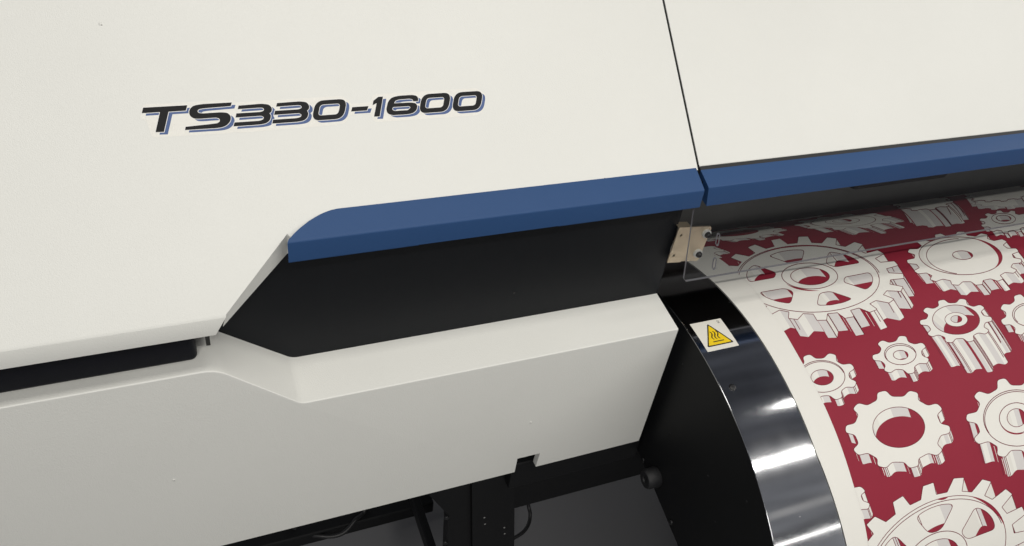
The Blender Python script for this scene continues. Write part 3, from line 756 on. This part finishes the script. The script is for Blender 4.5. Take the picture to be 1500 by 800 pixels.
XE, XR = 713.0, 2215.0
def ex(s):
    T = [(-500, 726), (-115, 725), (-45, 722), (30, 716), (115, 712), (270, 712.5), (340, 716), (900, 724)]
    if s <= T[0][0]: return T[0][1] - XE
    for (a, u), (b, v) in zip(T, T[1:]):
        if s <= b:
            t = (s-a)/(b-a); t = t*t*(3-2*t); return u + (v-u)*t - XE
    return T[-1][1] - XE
def build_piece(name, items, dx, ds, layer, parent, h0):
    bm = bmesh.new(); L = bm.faces.layers.float.new('h'); mats = ['paper', 'red', 'ink_line', 'g1', 'g2', 'g3']
    for polys, m, h in items:
        P = [[(x+dx, s+ds) for x, s in Q] for Q in polys]
        if max(p[0] for p in P[0]) < XE or min(p[0] for p in P[0]) > XR: continue
        if max(p[1] for p in P[0]) < SB+30: continue
        for f in fill(bm, P, lambda x, y: (x, y, h*1000*1000), mats.index(m)): f[L] = h
    if not bm.faces: bm.free(); return None
    def cut(co, no, clear=False):
        bmesh.ops.bisect_plane(bm, geom=bm.verts[:] + bm.edges[:] + bm.faces[:], plane_co=co, plane_no=no, clear_outer=clear, dist=1e-5)
    ys = [v.co.y for v in bm.verts]; k = math.floor(min(ys)/9)
    while k*9 < max(ys): cut((0, k*9, 0), (0, 1, 0)); k += 1
    for v in bm.verts: v.co.x -= ex(v.co.y)
    cut((XE-.25, 0, 0), (-1, 0, 0), True); cut((XR, 0, 0), (1, 0, 0), True); cut((0, SB+20, 0), (0, -1, 0), True)
    if not bm.faces: bm.free(); return None
    for v in bm.verts: v.co = chord(v.co.x + ex(v.co.y), v.co.y, h0 + v.co.z/1e6)
    bm.normal_update()
    for f in bm.faces:
        ctr = f.calc_center_median()
        if f.normal.dot(Vector((0, ctr.y-CY, ctr.z-CZ))) < 0: f.normal_flip()
    return obj(name, bm, mats, parent, recalc=False)
# crimson ground, its left edge slightly nibbled
edge = []
bm = bmesh.new(); sheet(bm, XE, XR, SB+18, 747, HF+.00006, BIN, xfn=lambda s: XE + ex(s))
ground = obj('crimson_print', bm, 'red', fabric, 'crimson printed ground of the fabric')
for i, (a_, reps) in enumerate(PIECES):
    for (dx, ds) in reps:
        for k in (0, 1):
            build_piece('gear_print', a_.items, dx + 690*k, ds + 0*k, 0, fabric, HF + .00003 + (.00001*(i % 4)))

# ------------------------------------------------------------------ floor
bm = bmesh.new(); vs = [bm.verts.new((x, y, -ZO)) for x, y in ((-12, -12), (12, -12), (12, 12), (-12, 12))]; bm.faces.new(vs)
fl = obj('floor', bm, 'floor'); fl['kind'] = 'structure'

# ------------------------------------------------------------------ light
w = bpy.data.worlds.new('World'); sc.world = w; w.use_nodes = True
nt = w.node_tree; bg = nt.nodes['Background']; bg.inputs[1].default_value = 1
tc = nt.nodes.new('ShaderNodeTexCoord'); sx = nt.nodes.new('ShaderNodeSeparateXYZ'); nt.links.new(tc.outputs['Generated'], sx.inputs[0])
mp = nt.nodes.new('ShaderNodeMapping'); mp.inputs['Scale'].default_value = (1.2, 5, 5); nt.links.new(tc.outputs['Generated'], mp.inputs['Vector'])
nz = nt.nodes.new('ShaderNodeTexNoise'); nz.inputs['Scale'].default_value = 2.2; nz.inputs['Detail'].default_value = 3; nt.links.new(mp.outputs[0], nz.inputs['Vector'])
rp = nt.nodes.new('ShaderNodeValToRGB'); cr = rp.color_ramp          # dim room: darker ceiling, paler far walls
cr.elements[0].position = 0; cr.elements[0].color = (.16, .165, .17, 1); cr.elements[1].position = 1; cr.elements[1].color = (.045, .05, .06, 1)
e = cr.elements.new(.45); e.color = (.25, .255, .265, 1); e = cr.elements.new(.72); e.color = (.25, .255, .27, 1); e = cr.elements.new(.88); e.color = (.085, .09, .105, 1)
ma = nt.nodes.new('ShaderNodeMath'); ma.operation = 'MULTIPLY_ADD'; ma.inputs[1].default_value = .5; ma.inputs[2].default_value = .5
nt.links.new(sx.outputs['Z'], ma.inputs[0]); nt.links.new(ma.outputs[0], rp.inputs[0])
mr = nt.nodes.new('ShaderNodeMapRange'); mr.inputs['From Min'].default_value = .3; mr.inputs['From Max'].default_value = .7; mr.inputs['To Min'].default_value = .45; mr.inputs['To Max'].default_value = 1.5
nt.links.new(nz.outputs['Fac'], mr.inputs['Value'])
vm = nt.nodes.new('ShaderNodeVectorMath'); vm.operation = 'SCALE'; nt.links.new(rp.outputs[0], vm.inputs[0]); nt.links.new(mr.outputs[0], vm.inputs['Scale']); nt.links.new(vm.outputs[0], bg.inputs[0])
def strip(x, y, z, lx, ly, power, colr=(1, .97, .915)):
    l = bpy.data.lights.new('ceiling_or_added_light', 'AREA'); l.shape = 'RECTANGLE'; l.size = lx; l.size_y = ly; l.energy = power; l.color = colr
    o = bpy.data.objects.new('ceiling_or_added_light', l); col.objects.link(o); o.location = (x, y, z + ZO)
    return o
strip(1.6, -1.48, 1.25, 4.5, .05, 46)
strip(.25, -.27, 1.25, 1.6, .35, 15)  # added overhead lamp to brighten the side cover
strip(3.6, -.3, 1.25, 1.6, .35, 27)  # added lamp far right, lifts the fabric and lid
strip(2.25, -.53, 1.25, .14, .05, .7)
strip(3.0, -4.75, 1.25, 4, .08, 14)
strip(3.6, -3.0, 1.25, 1.6, .30, .5)  # dim lamp added for a faint band reflected in the steel
strip(-1.2, -3.3, 1.25, .6, 1.2, 62)  # added front fill behind the camera, lightens the fascia
sc.view_settings.view_transform = 'Standard'; sc.view_settings.look = 'None'; sc.view_settings.exposure = 0; sc.view_settings.gamma = 1
sc.cycles.max_bounces = 10; sc.cycles.transparent_max_bounces = 16
